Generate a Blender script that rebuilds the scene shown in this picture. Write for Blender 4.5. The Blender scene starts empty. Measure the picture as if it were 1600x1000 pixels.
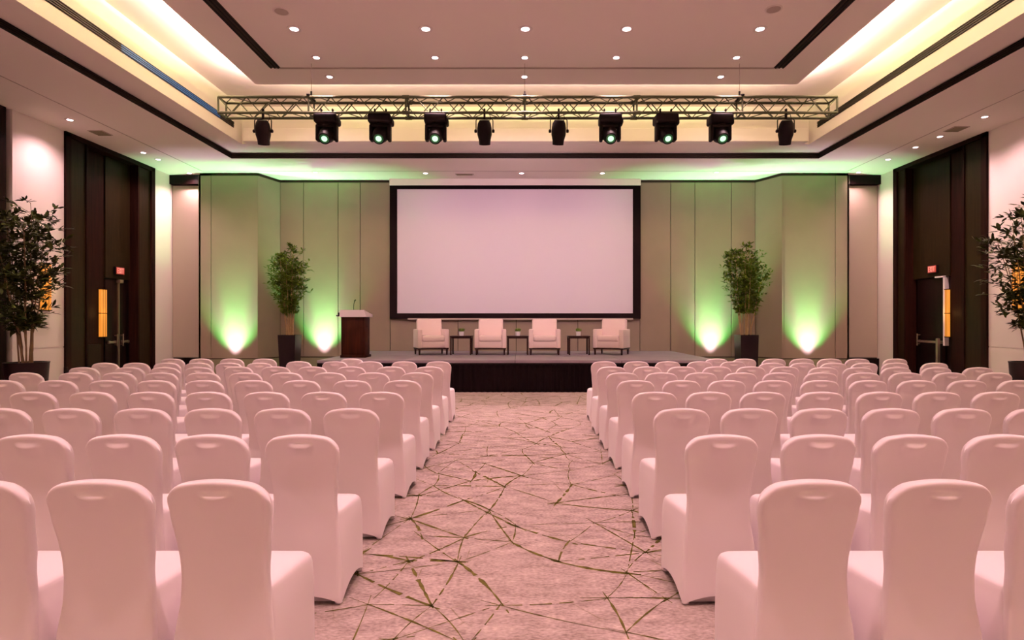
import bpy, bmesh, math, random
from mathutils import Vector, Matrix
random.seed(7)
PI = math.pi
S = bpy.context.scene
COL = S.collection

# ------------------------------------------------------------------ camera, world, exposure
VX, VY, F, HC = 812.0, 502.0, 900.0, 1.53          # vanishing point, focal length (px) and eye height
cd = bpy.data.cameras.new('camera'); cam = bpy.data.objects.new('camera', cd); COL.objects.link(cam)
cd.sensor_fit = 'HORIZONTAL'; cd.sensor_width = 36.0; cd.lens = 36.0 * F / 1600.0
cd.shift_x = -(VX - 800) / 1600.0; cd.shift_y = (VY - 500) / 1600.0
cd.clip_start = 0.05; cd.clip_end = 100
cam.location = (0, 0, HC); cam.rotation_euler = (PI / 2, 0, 0)
S.camera = cam
w = bpy.data.worlds.new('World'); S.world = w; w.use_nodes = True
w.node_tree.nodes['Background'].inputs[0].default_value = (0.02, 0.012, 0.011, 1)
w.node_tree.nodes['Background'].inputs[1].default_value = 1.0
S.view_settings.view_transform = 'Standard'; S.view_settings.look = 'None'
S.view_settings.gamma = 1.0; S.view_settings.use_curve_mapping = False
S.view_settings.exposure = 0.55
S.cycles.max_bounces = 8; S.cycles.diffuse_bounces = 5; S.cycles.glossy_bounces = 3
S.cycles.sample_clamp_indirect = 4.0
S.cycles.use_denoising = True

# ------------------------------------------------------------------ light levels
PINK = (1.0, 0.60, 0.63)          # the room's pink downlights
PINKW = (1.0, 0.66, 0.68)
E_DOWN = 250.0                    # main ceiling downlights
E_SOFFIT = 190.0
E_COVE = 950.0
E_COVEG = 340.0
E_UP_CORE = 480.0
E_UP_WIDE = 500.0
E_STAGE = 205.0                   # can spotlights on the truss, aimed at the stage

def lamp(name, typ, loc, energy, color, rot=(0, 0, 0), parent=None, **kw):
    l = bpy.data.lights.new(name, typ); l.energy = energy; l.color = color
    for k, v in kw.items(): setattr(l, k, v)
    o = bpy.data.objects.new(name, l); COL.objects.link(o)
    o.location = loc; o.rotation_euler = rot
    if parent: o.parent = parent
    return o

# ------------------------------------------------------------------ materials
def mat(name, col, rough=0.6, metal=0.0, spec=0.5, sheen=0.0, emit=None, estr=0.0, bump=0.0, bscale=200.0, var=0.0, vscale=3.0):
    m = bpy.data.materials.new(name); m.use_nodes = True
    nt = m.node_tree; b = nt.nodes['Principled BSDF']
    b.inputs['Base Color'].default_value = (*col, 1); b.inputs['Roughness'].default_value = rough
    b.inputs['Metallic'].default_value = metal; b.inputs['Specular IOR Level'].default_value = spec
    if sheen: b.inputs['Sheen Weight'].default_value = sheen
    if emit:
        b.inputs['Emission Color'].default_value = (*emit, 1); b.inputs['Emission Strength'].default_value = estr
    tc = None
    if bump or var:
        tc = nt.nodes.new('ShaderNodeTexCoord')
    if bump:
        n = nt.nodes.new('ShaderNodeTexNoise'); n.inputs['Scale'].default_value = bscale
        nt.links.new(tc.outputs['Object'], n.inputs['Vector'])
        bp = nt.nodes.new('ShaderNodeBump'); bp.inputs['Strength'].default_value = bump; bp.inputs['Distance'].default_value = 0.002
        nt.links.new(n.outputs['Fac'], bp.inputs['Height']); nt.links.new(bp.outputs['Normal'], b.inputs['Normal'])
    if var:
        n = nt.nodes.new('ShaderNodeTexNoise'); n.inputs['Scale'].default_value = vscale; n.inputs['Detail'].default_value = 4
        nt.links.new(tc.outputs['Object'], n.inputs['Vector'])
        r = nt.nodes.new('ShaderNodeValToRGB')
        r.color_ramp.elements[0].color = (*[c * (1 - var) for c in col], 1); r.color_ramp.elements[1].color = (*[min(1, c * (1 + var)) for c in col], 1)
        r.color_ramp.elements[0].position = 0.3; r.color_ramp.elements[1].position = 0.7
        nt.links.new(n.outputs['Fac'], r.inputs['Fac']); nt.links.new(r.outputs['Color'], b.inputs['Base Color'])
    return m

def wood_mat(name, c1, c2, rough, scale=(14, 14, 0.8), spec=0.5):
    m = bpy.data.materials.new(name); m.use_nodes = True
    nt = m.node_tree; b = nt.nodes['Principled BSDF']
    b.inputs['Roughness'].default_value = rough; b.inputs['Specular IOR Level'].default_value = spec
    tc = nt.nodes.new('ShaderNodeTexCoord'); mp = nt.nodes.new('ShaderNodeMapping'); mp.inputs['Scale'].default_value = scale
    n = nt.nodes.new('ShaderNodeTexNoise'); n.inputs['Scale'].default_value = 1.6; n.inputs['Detail'].default_value = 5
    r = nt.nodes.new('ShaderNodeValToRGB'); r.color_ramp.elements[0].color = (*c1, 1); r.color_ramp.elements[1].color = (*c2, 1)
    r.color_ramp.elements[0].position = 0.35; r.color_ramp.elements[1].position = 0.68
    nt.links.new(tc.outputs['Object'], mp.inputs['Vector']); nt.links.new(mp.outputs['Vector'], n.inputs['Vector'])
    nt.links.new(n.outputs['Fac'], r.inputs['Fac']); nt.links.new(r.outputs['Color'], b.inputs['Base Color'])
    return m

def carpet_mat():
    m = bpy.data.materials.new('carpet'); m.use_nodes = True
    nt = m.node_tree; N = nt.nodes.new; L = nt.links.new
    b = nt.nodes['Principled BSDF']; b.inputs['Roughness'].default_value = 0.95; b.inputs['Specular IOR Level'].default_value = 0.1
    tc = N('ShaderNodeTexCoord')
    def math_(op, a, bb=None):
        n = N('ShaderNodeMath'); n.operation = op
        for i, v in enumerate((a, bb)):
            if v is None: continue
            if isinstance(v, (int, float)): n.inputs[i].default_value = v
            else: L(v, n.inputs[i])
        return n.outputs[0]
    def noise(scale, detail=2.0, off=(0, 0, 0), sc=(1, 1, 1)):
        mp = N('ShaderNodeMapping'); mp.inputs['Location'].default_value = off; mp.inputs['Scale'].default_value = sc
        L(tc.outputs['Object'], mp.inputs['Vector'])
        n = N('ShaderNodeTexNoise'); n.inputs['Scale'].default_value = scale; n.inputs['Detail'].default_value = detail
        L(mp.outputs['Vector'], n.inputs['Vector']); return n.outputs['Fac']
    def vor(scale, off, rot, sc=(1, 1, 1)):
        mp = N('ShaderNodeMapping'); mp.inputs['Location'].default_value = off; mp.inputs['Rotation'].default_value = (0, 0, rot)
        mp.inputs['Scale'].default_value = sc
        L(tc.outputs['Object'], mp.inputs['Vector'])
        v = N('ShaderNodeTexVoronoi'); v.voronoi_dimensions = '2D'; v.feature = 'DISTANCE_TO_EDGE'
        v.inputs['Scale'].default_value = scale; v.inputs['Randomness'].default_value = 1.0
        L(mp.outputs['Vector'], v.inputs['Vector']); return math_('DIVIDE', v.outputs['Distance'], scale)
    def line(dist, width, mask, lo, hi):
        # a stroke of varying width, broken up where the mask is low
        mr = N('ShaderNodeMapRange'); mr.inputs['From Min'].default_value = lo; mr.inputs['From Max'].default_value = hi
        L(mask, mr.inputs['Value'])
        wv = math_('MULTIPLY', mr.outputs['Result'], width)
        d = math_('SUBTRACT', wv, dist)
        mr2 = N('ShaderNodeMapRange'); mr2.inputs['From Min'].default_value = 0.0; mr2.inputs['From Max'].default_value = 0.004
        L(d, mr2.inputs['Value']); return mr2.outputs['Result']
    l3 = line(vor(2.4, (1.4, 8.2, 0), 2.2, (.8, 1, 1)), 0.007, noise(2.6, 3, (2, 3, 0)), 0.46, 0.68)
    ln = math_('MULTIPLY', l3, 0.55)
    wear = noise(26, 3); mr = N('ShaderNodeMapRange'); mr.inputs['From Min'].default_value = 0.30; mr.inputs['From Max'].default_value = 0.46; L(wear, mr.inputs['Value'])
    ln = math_('MULTIPLY', ln, mr.outputs['Result'])
    r = N('ShaderNodeValToRGB'); r.color_ramp.elements[0].position = 0.3; r.color_ramp.elements[1].position = 0.7
    r.color_ramp.elements[0].color = (0.185, 0.135, 0.12, 1); r.color_ramp.elements[1].color = (0.54, 0.43, 0.395, 1)
    mixn = math_('ADD', math_('MULTIPLY', noise(5, 5, (0, 0, 0), (1, 2.2, 1)), 0.45), math_('MULTIPLY', noise(38, 4, (0, 0, 0), (1, 2.0, 1)), 0.55))
    L(mixn, r.inputs['Fac'])
    mx = N('ShaderNodeMix'); mx.data_type = 'RGBA'; L(ln, mx.inputs[0]); L(r.outputs['Color'], mx.inputs[6]); mx.inputs[7].default_value = (0.135, 0.115, 0.03, 1)
    L(mx.outputs[2], b.inputs['Base Color'])
    bp = N('ShaderNodeBump'); bp.inputs['Strength'].default_value = 0.35; bp.inputs['Distance'].default_value = 0.004
    L(noise(160, 2), bp.inputs['Height']); L(bp.outputs['Normal'], b.inputs['Normal'])
    return m

M = dict(
    carpet=carpet_mat(), carpetline=mat('carpet_stroke', (0.12, 0.105, 0.026), 0.95, spec=0.1, bump=0.3, bscale=160, var=0.45, vscale=16),
    ceil=mat('ceiling_paint', (0.84, 0.77, 0.72), 0.9, spec=0.0),
    white=mat('wall_paint', (0.82, 0.74, 0.70), 0.85, spec=0.2, bump=0.05, bscale=60),
    panel=mat('wall_fabric', (0.27, 0.20, 0.155), 0.9, spec=0.15, bump=0.2, bscale=300, var=0.05, vscale=1.2),
    recess=mat('recess_fabric', (0.36, 0.29, 0.24), 0.9, spec=0.15, bump=0.2, bscale=300),
    dado=mat('dado', (0.22, 0.20, 0.12), 0.8, spec=0.2),
    gap=mat('shadow_gap', (0.045, 0.033, 0.024), 0.9, spec=0.1),
    wood=wood_mat('dark_walnut', (0.006, 0.002, 0.0015), (0.016, 0.005, 0.0035), 0.45, spec=0.05),
    wood2=wood_mat('walnut_veneer', (0.009, 0.0055, 0.002), (0.016, 0.0095, 0.0035), 0.4, spec=0.09),
    ebony=wood_mat('ebony', (0.003, 0.001, 0.001), (0.007, 0.002, 0.002), 0.35, spec=0.12),
    tabwood=wood_mat('table_wood', (0.016, 0.005, 0.004), (0.035, 0.010, 0.007), 0.4, spec=0.15),
    lectern=wood_mat('mahogany', (0.018, 0.005, 0.003), (0.042, 0.011, 0.005), 0.5, spec=0.05),
    cover=mat('chair_cover', (0.80, 0.70, 0.715), 0.75, spec=0.25, sheen=0.35, bump=0.06, bscale=400),
    uph=mat('armchair_fabric', (0.82, 0.63, 0.59), 0.85, spec=0.2, sheen=0.3, bump=0.15, bscale=250),
    deck=mat('stage_deck', (0.30, 0.245, 0.30), 0.6, spec=0.3, var=0.10, vscale=2.0),
    black=mat('black_cloth', (0.006, 0.002, 0.003), 0.9, spec=0.1),
    blackm=mat('black_metal', (0.006, 0.0025, 0.003), 0.6, spec=0.15),
    blackg=mat('black_gloss', (0.008, 0.003, 0.004), 0.4, spec=0.2),
    screen=mat('projection_fabric', (0.71, 0.62, 0.70), 0.9, spec=0.1),
    alu=mat('aluminium', (0.10, 0.11, 0.06), 0.5, metal=0.6),
    steel=mat('brushed_steel', (0.36, 0.27, 0.21), 0.35, metal=0.9),
    pvc=mat('white_laminate', (0.82, 0.72, 0.74), 0.5),
    ceramic=mat('white_ceramic', (0.85, 0.78, 0.78), 0.3),
    leaf=mat('leaf', (0.085, 0.125, 0.008), 0.6, spec=0.15, var=0.45, vscale=5.0),
    leafd=mat('dark_leaf', (0.030, 0.036, 0.007), 0.6, spec=0.12, var=0.45, vscale=5.0),
    grass=mat('pot_grass', (0.16, 0.24, 0.03), 0.6, var=0.3, vscale=30),
    cane=mat('cane', (0.34, 0.20, 0.085), 0.6, var=0.25, vscale=8),
    caned=mat('dark_cane', (0.17, 0.085, 0.035), 0.6, var=0.25, vscale=8),
    soil=mat('soil', (0.03, 0.018, 0.012), 0.95),
    lampon=mat('lamp_lens', (0.9, 0.8, 0.8), 0.4, emit=(1.0, 0.72, 0.76), estr=9.0),
    lampoff=mat('lamp_lens_dim', (0.9, 0.8, 0.8), 0.4, emit=(1.0, 0.68, 0.70), estr=2.0),
    ring=mat('downlight_ring', (0.75, 0.68, 0.64), 0.5),
    glow=mat('amber_shade', (0.25, 0.10, 0.03), 0.6, emit=(1.0, 0.33, 0.035), estr=0.56),
    exitm=mat('exit_face', (0.3, 0.04, 0.03), 0.5, emit=(0.85, 0.09, 0.06), estr=0.24),
    exitl=mat('exit_letters', (0.5, 0.25, 0.2), 0.5, emit=(1.0, 0.40, 0.33), estr=0.32),
    lens=mat('stage_lens', (0.5, 0.8, 0.6), 0.1, emit=(0.42, 0.92, 0.55), estr=0.95),
    lensrim=mat('lens_rim', (0.02, 0.10, 0.04), 0.2, emit=(0.01, 0.10, 0.03), estr=0.3),
    grille=mat('grille', (0.42, 0.34, 0.30), 0.6),
    blue=mat('blue_reflection', (0.02, 0.08, 0.2), 0.5, emit=(0.005, 0.09, 0.26), estr=0.55),
    upl=mat('uplight_lens', (0.5, 0.9, 0.6), 0.2, emit=(0.5, 1.0, 0.6), estr=3.0),
)

# ------------------------------------------------------------------ mesh helpers
class MB:
    def __init__(s): s.v = []; s.f = []
    def add(s, verts, faces, mtx=None):
        b = len(s.v)
        s.v += [tuple(mtx @ Vector(p)) if mtx else tuple(p) for p in verts]
        s.f += [tuple(b + i for i in f) for f in faces]
        return s
    def box(s, x0, x1, y0, y1, z0, z1, r=0.0, seg=2, mtx=None):
        if r <= 0:
            v = [(x, y, z) for z in (z0, z1) for y in (y0, y1) for x in (x0, x1)]
            f = [(0, 2, 3, 1), (4, 5, 7, 6), (0, 1, 5, 4), (2, 6, 7, 3), (0, 4, 6, 2), (1, 3, 7, 5)]
            return s.add(v, f, mtx)
        bm = bmesh.new(); bmesh.ops.create_cube(bm, size=1)
        for q in bm.verts:
            q.co = Vector(((x0 + x1) / 2 + q.co.x * (x1 - x0), (y0 + y1) / 2 + q.co.y * (y1 - y0), (z0 + z1) / 2 + q.co.z * (z1 - z0)))
        bmesh.ops.bevel(bm, geom=list(bm.edges), offset=r, segments=seg, affect='EDGES', profile=0.5)
        return s.bm(bm, mtx)
    def bm(s, bm, mtx=None):
        bm.verts.index_update()
        s.add([tuple(q.co) for q in bm.verts], [tuple(q.index for q in f.verts) for f in bm.faces], mtx); bm.free(); return s
    def lathe(s, prof, n=20, mtx=None, cap=True):
        v = []; f = []
        for (r, z) in prof:
            for k in range(n):
                a = 2 * PI * k / n; v.append((r * math.cos(a), r * math.sin(a), z))
        for i in range(len(prof) - 1):
            for k in range(n):
                a, b2 = i * n + k, i * n + (k + 1) % n
                f.append((a, b2, b2 + n, a + n))
        if cap:
            f.append(tuple(range(n))[::-1]); f.append(tuple((len(prof) - 1) * n + k for k in range(n)))
        return s.add(v, f, mtx)
    def tube(s, pts, r, n=8, mtx=None):
        pts = [Vector(p) for p in pts]; rs = r if isinstance(r, (list, tuple)) else [r] * len(pts)
        v = []; f = []; prev = None
        for i, p in enumerate(pts):
            d = (pts[min(i + 1, len(pts) - 1)] - pts[max(i - 1, 0)]).normalized()
            if prev is None:
                ref = Vector((0, 0, 1)) if abs(d.z) < 0.9 else Vector((1, 0, 0))
                u = d.cross(ref).normalized()
            else:
                u = (prev - d * prev.dot(d)).normalized()
            prev = u; q = d.cross(u)
            for k in range(n):
                a = 2 * PI * k / n; v.append(tuple(p + (u * math.cos(a) + q * math.sin(a)) * rs[i]))
        for i in range(len(pts) - 1):
            for k in range(n):
                a, b2 = i * n + k, i * n + (k + 1) % n
                f.append((a, b2, b2 + n, a + n))
        f.append(tuple(range(n))[::-1]); f.append(tuple((len(pts) - 1) * n + k for k in range(n)))
        return s.add(v, f, mtx)
    def mesh(s, name, m, smooth=True, angle=40):
        me = bpy.data.meshes.new(name); me.from_pydata(s.v, [], s.f); me.update()
        bm = bmesh.new(); bm.from_mesh(me); bmesh.ops.recalc_face_normals(bm, faces=bm.faces); bm.to_mesh(me); bm.free()
        me.materials.append(M[m])
        if smooth:
            for p in me.polygons: p.use_smooth = True
            me.set_sharp_from_angle(angle=math.radians(angle))
        return me
    def obj(s, name, m, parent=None, loc=None, smooth=True, angle=40):
        o = bpy.data.objects.new(name, s.mesh(name, m, smooth, angle)); COL.objects.link(o)
        if parent: o.parent = parent
        if loc: o.location = loc
        return o

def tag(o, label, cat, group=None):
    o['label'] = label; o['category'] = cat
    if group: o['group'] = group
    return o
def thing(name, label, cat, loc=(0, 0, 0), rz=0.0, group=None):
    o = bpy.data.objects.new(name, None); COL.objects.link(o); o.empty_display_size = 0.1
    o.location = loc; o.rotation_euler = (0, 0, rz)
    return tag(o, label, cat, group)
def struct(o):
    o['kind'] = 'structure'; return o
def copy_thing(root, loc, label, rz=None, group=None):
    r = root.copy(); COL.objects.link(r); r.location = loc; r['label'] = label
    if rz is not None: r.rotation_euler = (0, 0, rz)
    if group: r['group'] = group
    for ch in list(root.children):
        c = ch.copy(); COL.objects.link(c); c.parent = r
        for g in list(ch.children):
            d = g.copy(); COL.objects.link(d); d.parent = c
    return r
def at(px, Y): return (px - VX) * Y / F
def zt(py, Y): return HC + (VY - py) * Y / F
T = Matrix.Translation
def R(a, ax): return Matrix.Rotation(a, 4, ax)
ORD = ['zeroth', 'first', 'second', 'third', 'fourth', 'fifth', 'sixth', 'seventh', 'eighth', 'ninth', 'tenth', 'eleventh', 'twelfth']

# ------------------------------------------------------------------ the room
XL, XR, CX = -9.6, 9.9, 0.135
YN, YF = -8.0, 16.33
Z0, Z1, Z2, ZR = 5.54, 5.68, 6.56, 6.20
struct(MB().box(XL - 0.6, XR + 0.6, YN - 0.2, 17.0, -0.1, 0.0).obj('floor', 'carpet', smooth=False))

# the olive strokes woven into the carpet: a loose web of straight lines that overshoot their crossings
FLOOR = [o for o in COL.objects if o.name == 'floor'][0]
def carpet_strokes():
    rnd = random.Random(21); pts = []
    for _ in range(9000):
        p = (rnd.uniform(XL, XR), rnd.uniform(1.0, GYF))
        if all((p[0] - q[0]) ** 2 + (p[1] - q[1]) ** 2 > 0.31 ** 2 for q in pts): pts.append(p)
    b_ = MB(); done = set()
    def stroke(p, q, w0, w1):
        p, q = Vector((*p, 0.0)), Vector((*q, 0.0)); d = q - p; ln = d.length; d.normalize(); sd = Vector((-d.y, d.x, 0))
        n = max(2, int(ln / 0.04)); vs = []; bend = rnd.uniform(-0.03, 0.03); skip = rnd.random() * n
        for i in range(n + 1):
            t_ = i / n; c = p + d * ln * t_ + sd * bend * math.sin(PI * t_)
            w_ = (w0 + (w1 - w0) * t_) * rnd.uniform(0.3, 1.5) * (0.35 + 0.65 * math.sin(PI * min(1, max(0, t_ * 0.9 + 0.05))))
            vs += [tuple(c + sd * w_ + Vector((0, 0, 0.0015))), tuple(c - sd * w_ + Vector((0, 0, 0.0015)))]
        fs = [(2 * i, 2 * i + 1, 2 * i + 3, 2 * i + 2) for i in range(n) if rnd.random() > 0.10]
        b_.add(vs, fs)
    for i, p in enumerate(pts):
        nb = sorted(range(len(pts)), key=lambda k: (pts[k][0] - p[0]) ** 2 + (pts[k][1] - p[1]) ** 2)[1:8]
        for k in nb:
            if (k, i) in done or rnd.random() < 0.52: continue
            done.add((i, k)); q = pts[k]; d = Vector((q[0] - p[0], q[1] - p[1])); e0, e1 = rnd.uniform(0.0, 0.22), rnd.uniform(0.0, 0.22)
            wd = rnd.choice((0.004, 0.005, 0.006, 0.009, 0.0135))
            stroke((p[0] - d.x * e0, p[1] - d.y * e0), (q[0] + d.x * e1, q[1] + d.y * e1), wd, wd * rnd.uniform(0.5, 1.2))
    return b_
GYF = 12.3
carpet_strokes().obj('woven_strokes', 'carpetline', FLOOR, smooth=False)

def loop(hw, y0, y1, z): return [(CX - hw, y0, z), (CX + hw, y0, z), (CX + hw, y1, z), (CX - hw, y1, z)]
loops = [[(XL - 0.6, YN - 0.2, Z0), (XR + 0.6, YN - 0.2, Z0), (XR + 0.6, 17.0, Z0), (XL - 0.6, 17.0, Z0)],
         loop(7.24, -5.2, 14.2, Z0), loop(7.24, -5.2, 14.2, Z1), loop(6.645, -4.5, 13.5, Z1), loop(6.645, -4.5, 13.5, Z2)]
v = [p for l in loops for p in l]; f = []
for i in range(4):
    for k in range(4):
        a, b_ = i * 4 + k, i * 4 + (k + 1) % 4
        f.append((a, a + 4, b_ + 4, b_))
f.append((16, 19, 18, 17))
bmc = MB().add(v, f)
# outer upper skin, so the ceiling is a solid slab
struct(bmc.obj('ceiling', 'ceil', smooth=False))
# the raft: the flat panel hung below the coffer with the light cove behind its edge
RX, RY0, RY1 = 5.335, -2.6, 11.36
struct(MB().box(CX - RX, CX + RX, RY0, RY1, ZR, ZR + 0.05).obj('ceiling_panel', 'ceil', smooth=False))
# ledge on the far coffer face
struct(MB().box(CX - 6.52, CX + 6.52, 13.28, 13.5, Z1, 5.985, 0.01).obj('trim_1', 'ceil', smooth=False))
# fine groove in the side soffits
for i, x in enumerate((-8.48, 8.75)):
    struct(MB().box(x - 0.012, x + 0.012, 0, 15.36, Z0 - 0.004, Z0 + 0.01).obj('trim_%d' % (2 + i), 'grille', smooth=False))
struct(MB().box(-8.48, 8.75, 15.36, 15.384, Z0 - 0.003, Z0 + 0.01).obj('trim_4', 'grille', smooth=False))

# cove lamps on top of the raft's edge
def cove(name, loc, length, rz, e, col, tilt, width=0.1):
    # a strip along its local x, tilted from straight up towards local -y
    o = lamp(name, 'AREA', loc, e * length / 10.0, col, (0, 0, 0), shape='RECTANGLE', size=length, size_y=width)
    o.matrix_world = T(loc) @ R(rz, 'Z') @ R(PI - tilt, 'X')
    return o
for nm, e, col, tilt, inset, z in (('cove_lamp_pink', E_COVE, (1.0, 0.66, 0.60), 0.12, 0.07, ZR + 0.09), ('cove_lamp_green', E_COVEG, (0.74, 0.88, 0.20), 0.7, 0.08, ZR + 0.12)):
    yc, ln = (RY0 + RY1) / 2, RY1 - RY0 - 0.1
    cove(nm, (CX - RX + inset, yc, z), ln, -PI / 2, e, col, tilt)
    cove(nm, (CX + RX - inset, yc, z), ln, PI / 2, e, col, tilt)
    cove(nm, (CX, RY1 - inset, z), 2 * RX - 0.1, PI, e, col, tilt)
    cove(nm, (CX, RY0 + inset, z), 2 * RX - 0.1, 0, e, col, tilt)

# back wall: fabric panels in front of a dark backing
def wallseg(mb, p, q, z0, z1, t=0.12):
    (x0, y0), (x1, y1) = p, q
    d = Vector((x1 - x0, y1 - y0, 0)).normalized(); n = Vector((-d.y, d.x, 0)) * t
    a = [(x0, y0), (x1, y1), (x1 + n.x, y1 + n.y), (x0 + n.x, y0 + n.y)]
    mb.add([(x, y, z0) for x, y in a] + [(x, y, z1) for x, y in a], [(0, 3, 2, 1), (4, 5, 6, 7), (0, 1, 5, 4), (1, 2, 6, 5), (2, 3, 7, 6), (3, 0, 4, 7)])
PLAN = [(-9.6, 15.9), (-8.67, 15.9), (-8.67, 15.55), (-7.07, 15.55), (-6.79, YF), (6.68, YF), (7.08, 15.55), (8.9, 15.55), (8.9, 15.9), (9.9, 15.9)]
mb = MB()
for a, b_ in zip(PLAN[:-1], PLAN[1:]): wallseg(mb, (a[0], a[1] + 0.06), (b_[0], b_[1] + 0.06), 0, Z0 - 0.001, 0.3)
wb = struct(mb.obj('wall_back', 'gap', smooth=False))
def wpanel(p, q, z0=0.53, z1=5.46, m='panel', g=0.008):
    (x0, y0), (x1, y1) = p, q; d = Vector((x1 - x0, y1 - y0)).normalized() * g
    b_ = MB(); wallseg(b_, (x0 + d.x, y0 + d.y), (x1 - d.x, y1 - d.y), z0, z1, 0.055)
    return b_.obj('wall_panel', m, wb, smooth=False)
xs = [-6.79, -6.13, -5.15, -4.52, -3.67, -1.75, -0.1, 1.65, 3.41, 4.28, 4.97, 6.0, 6.68]
for a, b_ in zip(xs[:-1], xs[1:]):
    wpanel((a, YF), (b_, YF), 0.53, 5.46)
for a, b_ in ((-8.67, -8.33), (-8.33, -7.07)): wpanel((a, 15.55), (b_, 15.55), 0.53, 5.46)
for a, b_ in ((7.08, 7.12), (7.12, 8.52), (8.52, 8.9)):
    if b_ - a > 0.1: wpanel((a, 15.55), (b_, 15.55), 0.53, 5.46)
wpanel((7.08, 15.55), (7.14, 15.55), g=0.0)
wpanel((-7.07, 15.55), (-6.79, YF), g=0.002); wpanel((6.68, YF), (7.08, 15.55), g=0.002)
wpanel((-8.67, 15.9), (-8.67, 15.55), g=0.0); wpanel((8.9, 15.55), (8.9, 15.9), g=0.0)
wpanel((-9.6, 15.9), (-8.67, 15.9), 0.53, 5.27, 'recess', 0.02); wpanel((8.9, 15.9), (9.9, 15.9), 0.53, 5.27, 'recess', 0.02)
mb = MB()
for a, b_ in zip(PLAN[1:-2], PLAN[2:-1]): wallseg(mb, (a[0], a[1] + 0.01), (b_[0], b_[1] + 0.01), 0, 0.5, 0.05)
struct(mb.obj('baseboard_back', 'dado', smooth=False))
struct(MB().box(-9.6, -8.68, 15.78, 15.95, 5.29, Z0 - 0.002).obj('trim_5', 'ebony', smooth=False))
struct(MB().box(8.91, 9.9, 15.78, 15.95, 5.29, Z0 - 0.002).obj('trim_6', 'ebony', smooth=False))
struct(MB().box(-9.6, -8.68, 15.86, 15.95, 0, 0.5).obj('trim_7', 'ebony', smooth=False))
struct(MB().box(8.91, 9.9, 15.86, 15.95, 0, 0.5).obj('trim_8', 'ebony', smooth=False))
# small fittings on the right recess panel
for z, w_ in ((1.25, 0.05), (0.98, 0.035)):
    tag(MB().box(8.98, 8.98 + w_ * 1.6, 15.87, 15.9, z, z + w_ * 1.3, 0.006).obj('switch_plate', 'alu'), 'small metal plate on the recessed panel right of the stage wall, %s of two' % ('upper' if z > 1.1 else 'lower'), 'switch')

# near wall, behind the viewer
struct(MB().box(XL - 0.6, XR + 0.6, YN - 0.2, YN, 0, Z0).obj('wall_front', 'white', smooth=False))

# side walls: white piers with dark timber bays between them
def side_wall(sgn, X, nm, ya, yb, yc, yd, far, rn, rf, rd):
    # ya near dark bay ends, yb pier ends / portal begins, yc portal ends, far = corner; rn..rf recess
    o = sgn
    def bx(mb, d0, d1, y0, y1, z0, z1, r=0.0):      # d measured outwards from the wall plane
        a, b_ = X + o * d0, X + o * d1
        return mb.box(min(a, b_), max(a, b_), y0, y1, z0, z1, r)
    m = MB()
    for y0, y1 in ((YN, 3.6), (ya, yb), (yc, far + 0.3)):
        bx(m, 0, 0.25, y0, y1, 0, 0.98); bx(m, 0, 0.25, y0, y1, 1.0, Z0 - 0.001); bx(m, 0.012, 0.24, y0, y1, 0.97, 1.01)
    wl = struct(m.obj('wall_' + nm, 'white', smooth=False))
    n = MB(); bx(n, 0.3, 0.5, 3.6, ya, 0, Z0 - 0.001); bx(n, rd, rd + 0.2, yb, yc, 0, Z0 - 0.001)
    struct(n.obj('wall_%s_core' % nm, 'ebony', smooth=False))
    # the nearer timber bay
    q = MB(); y = 3.6
    while y < ya - 0.1:
        bx(q, 0.02, 0.3, y + 0.01, min(y + 0.9, ya) - 0.01, 0.0, Z0 - 0.001); y += 0.9
    struct(q.obj('wall_%s_timber' % nm, 'wood', smooth=False))
    # the portal: frames, flanking veneer panels and the recess
    p = MB()
    bx(p, -0.05, rd, yb, yb + 0.14, 0, Z0 - 0.03); bx(p, -0.05, rd, yc - 0.14, yc, 0, Z0 - 0.03)
    bx(p, -0.05, rd, yb, yc, Z0 - 0.10, Z0 - 0.002)
    bx(p, -0.03, rd, rn - 0.05, rn, 0, Z0 - 0.1); bx(p, -0.03, rd, rf, rf + 0.05, 0, Z0 - 0.1)
    pt = struct(p.obj('trim_portal_' + nm, 'wood', smooth=False))
    b_ = MB(); bx(b_, -0.06, 0.0, yb - 0.005, yb + 0.05, 0, 0.56); b_.obj('plinth', 'ebony', pt, smooth=False)
    q = MB(); bx(q, 0.0, rd, yb + 0.14, rn - 0.05, 0, Z0 - 0.1); q.obj('veneer_panel', 'wood2', pt, smooth=False)
    q = MB(); bx(q, 0.0, rd, rf + 0.05, yc - 0.14, 0, Z0 - 0.1); q.obj('veneer_panel', 'wood2', pt, smooth=False)
    return bx, pt
LN, LF_, RD = 12.78, 14.45, 0.25
bxl, ptl = side_wall(-1, XL, 'left', 10.9, 12.13, 15.1, 0, 15.9, LN, LF_, RD)
bxr, ptr = side_wall(1, XR, 'right', 10.85, 12.16, 15.2, 0, 15.9, 12.85, 14.75, RD)

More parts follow.
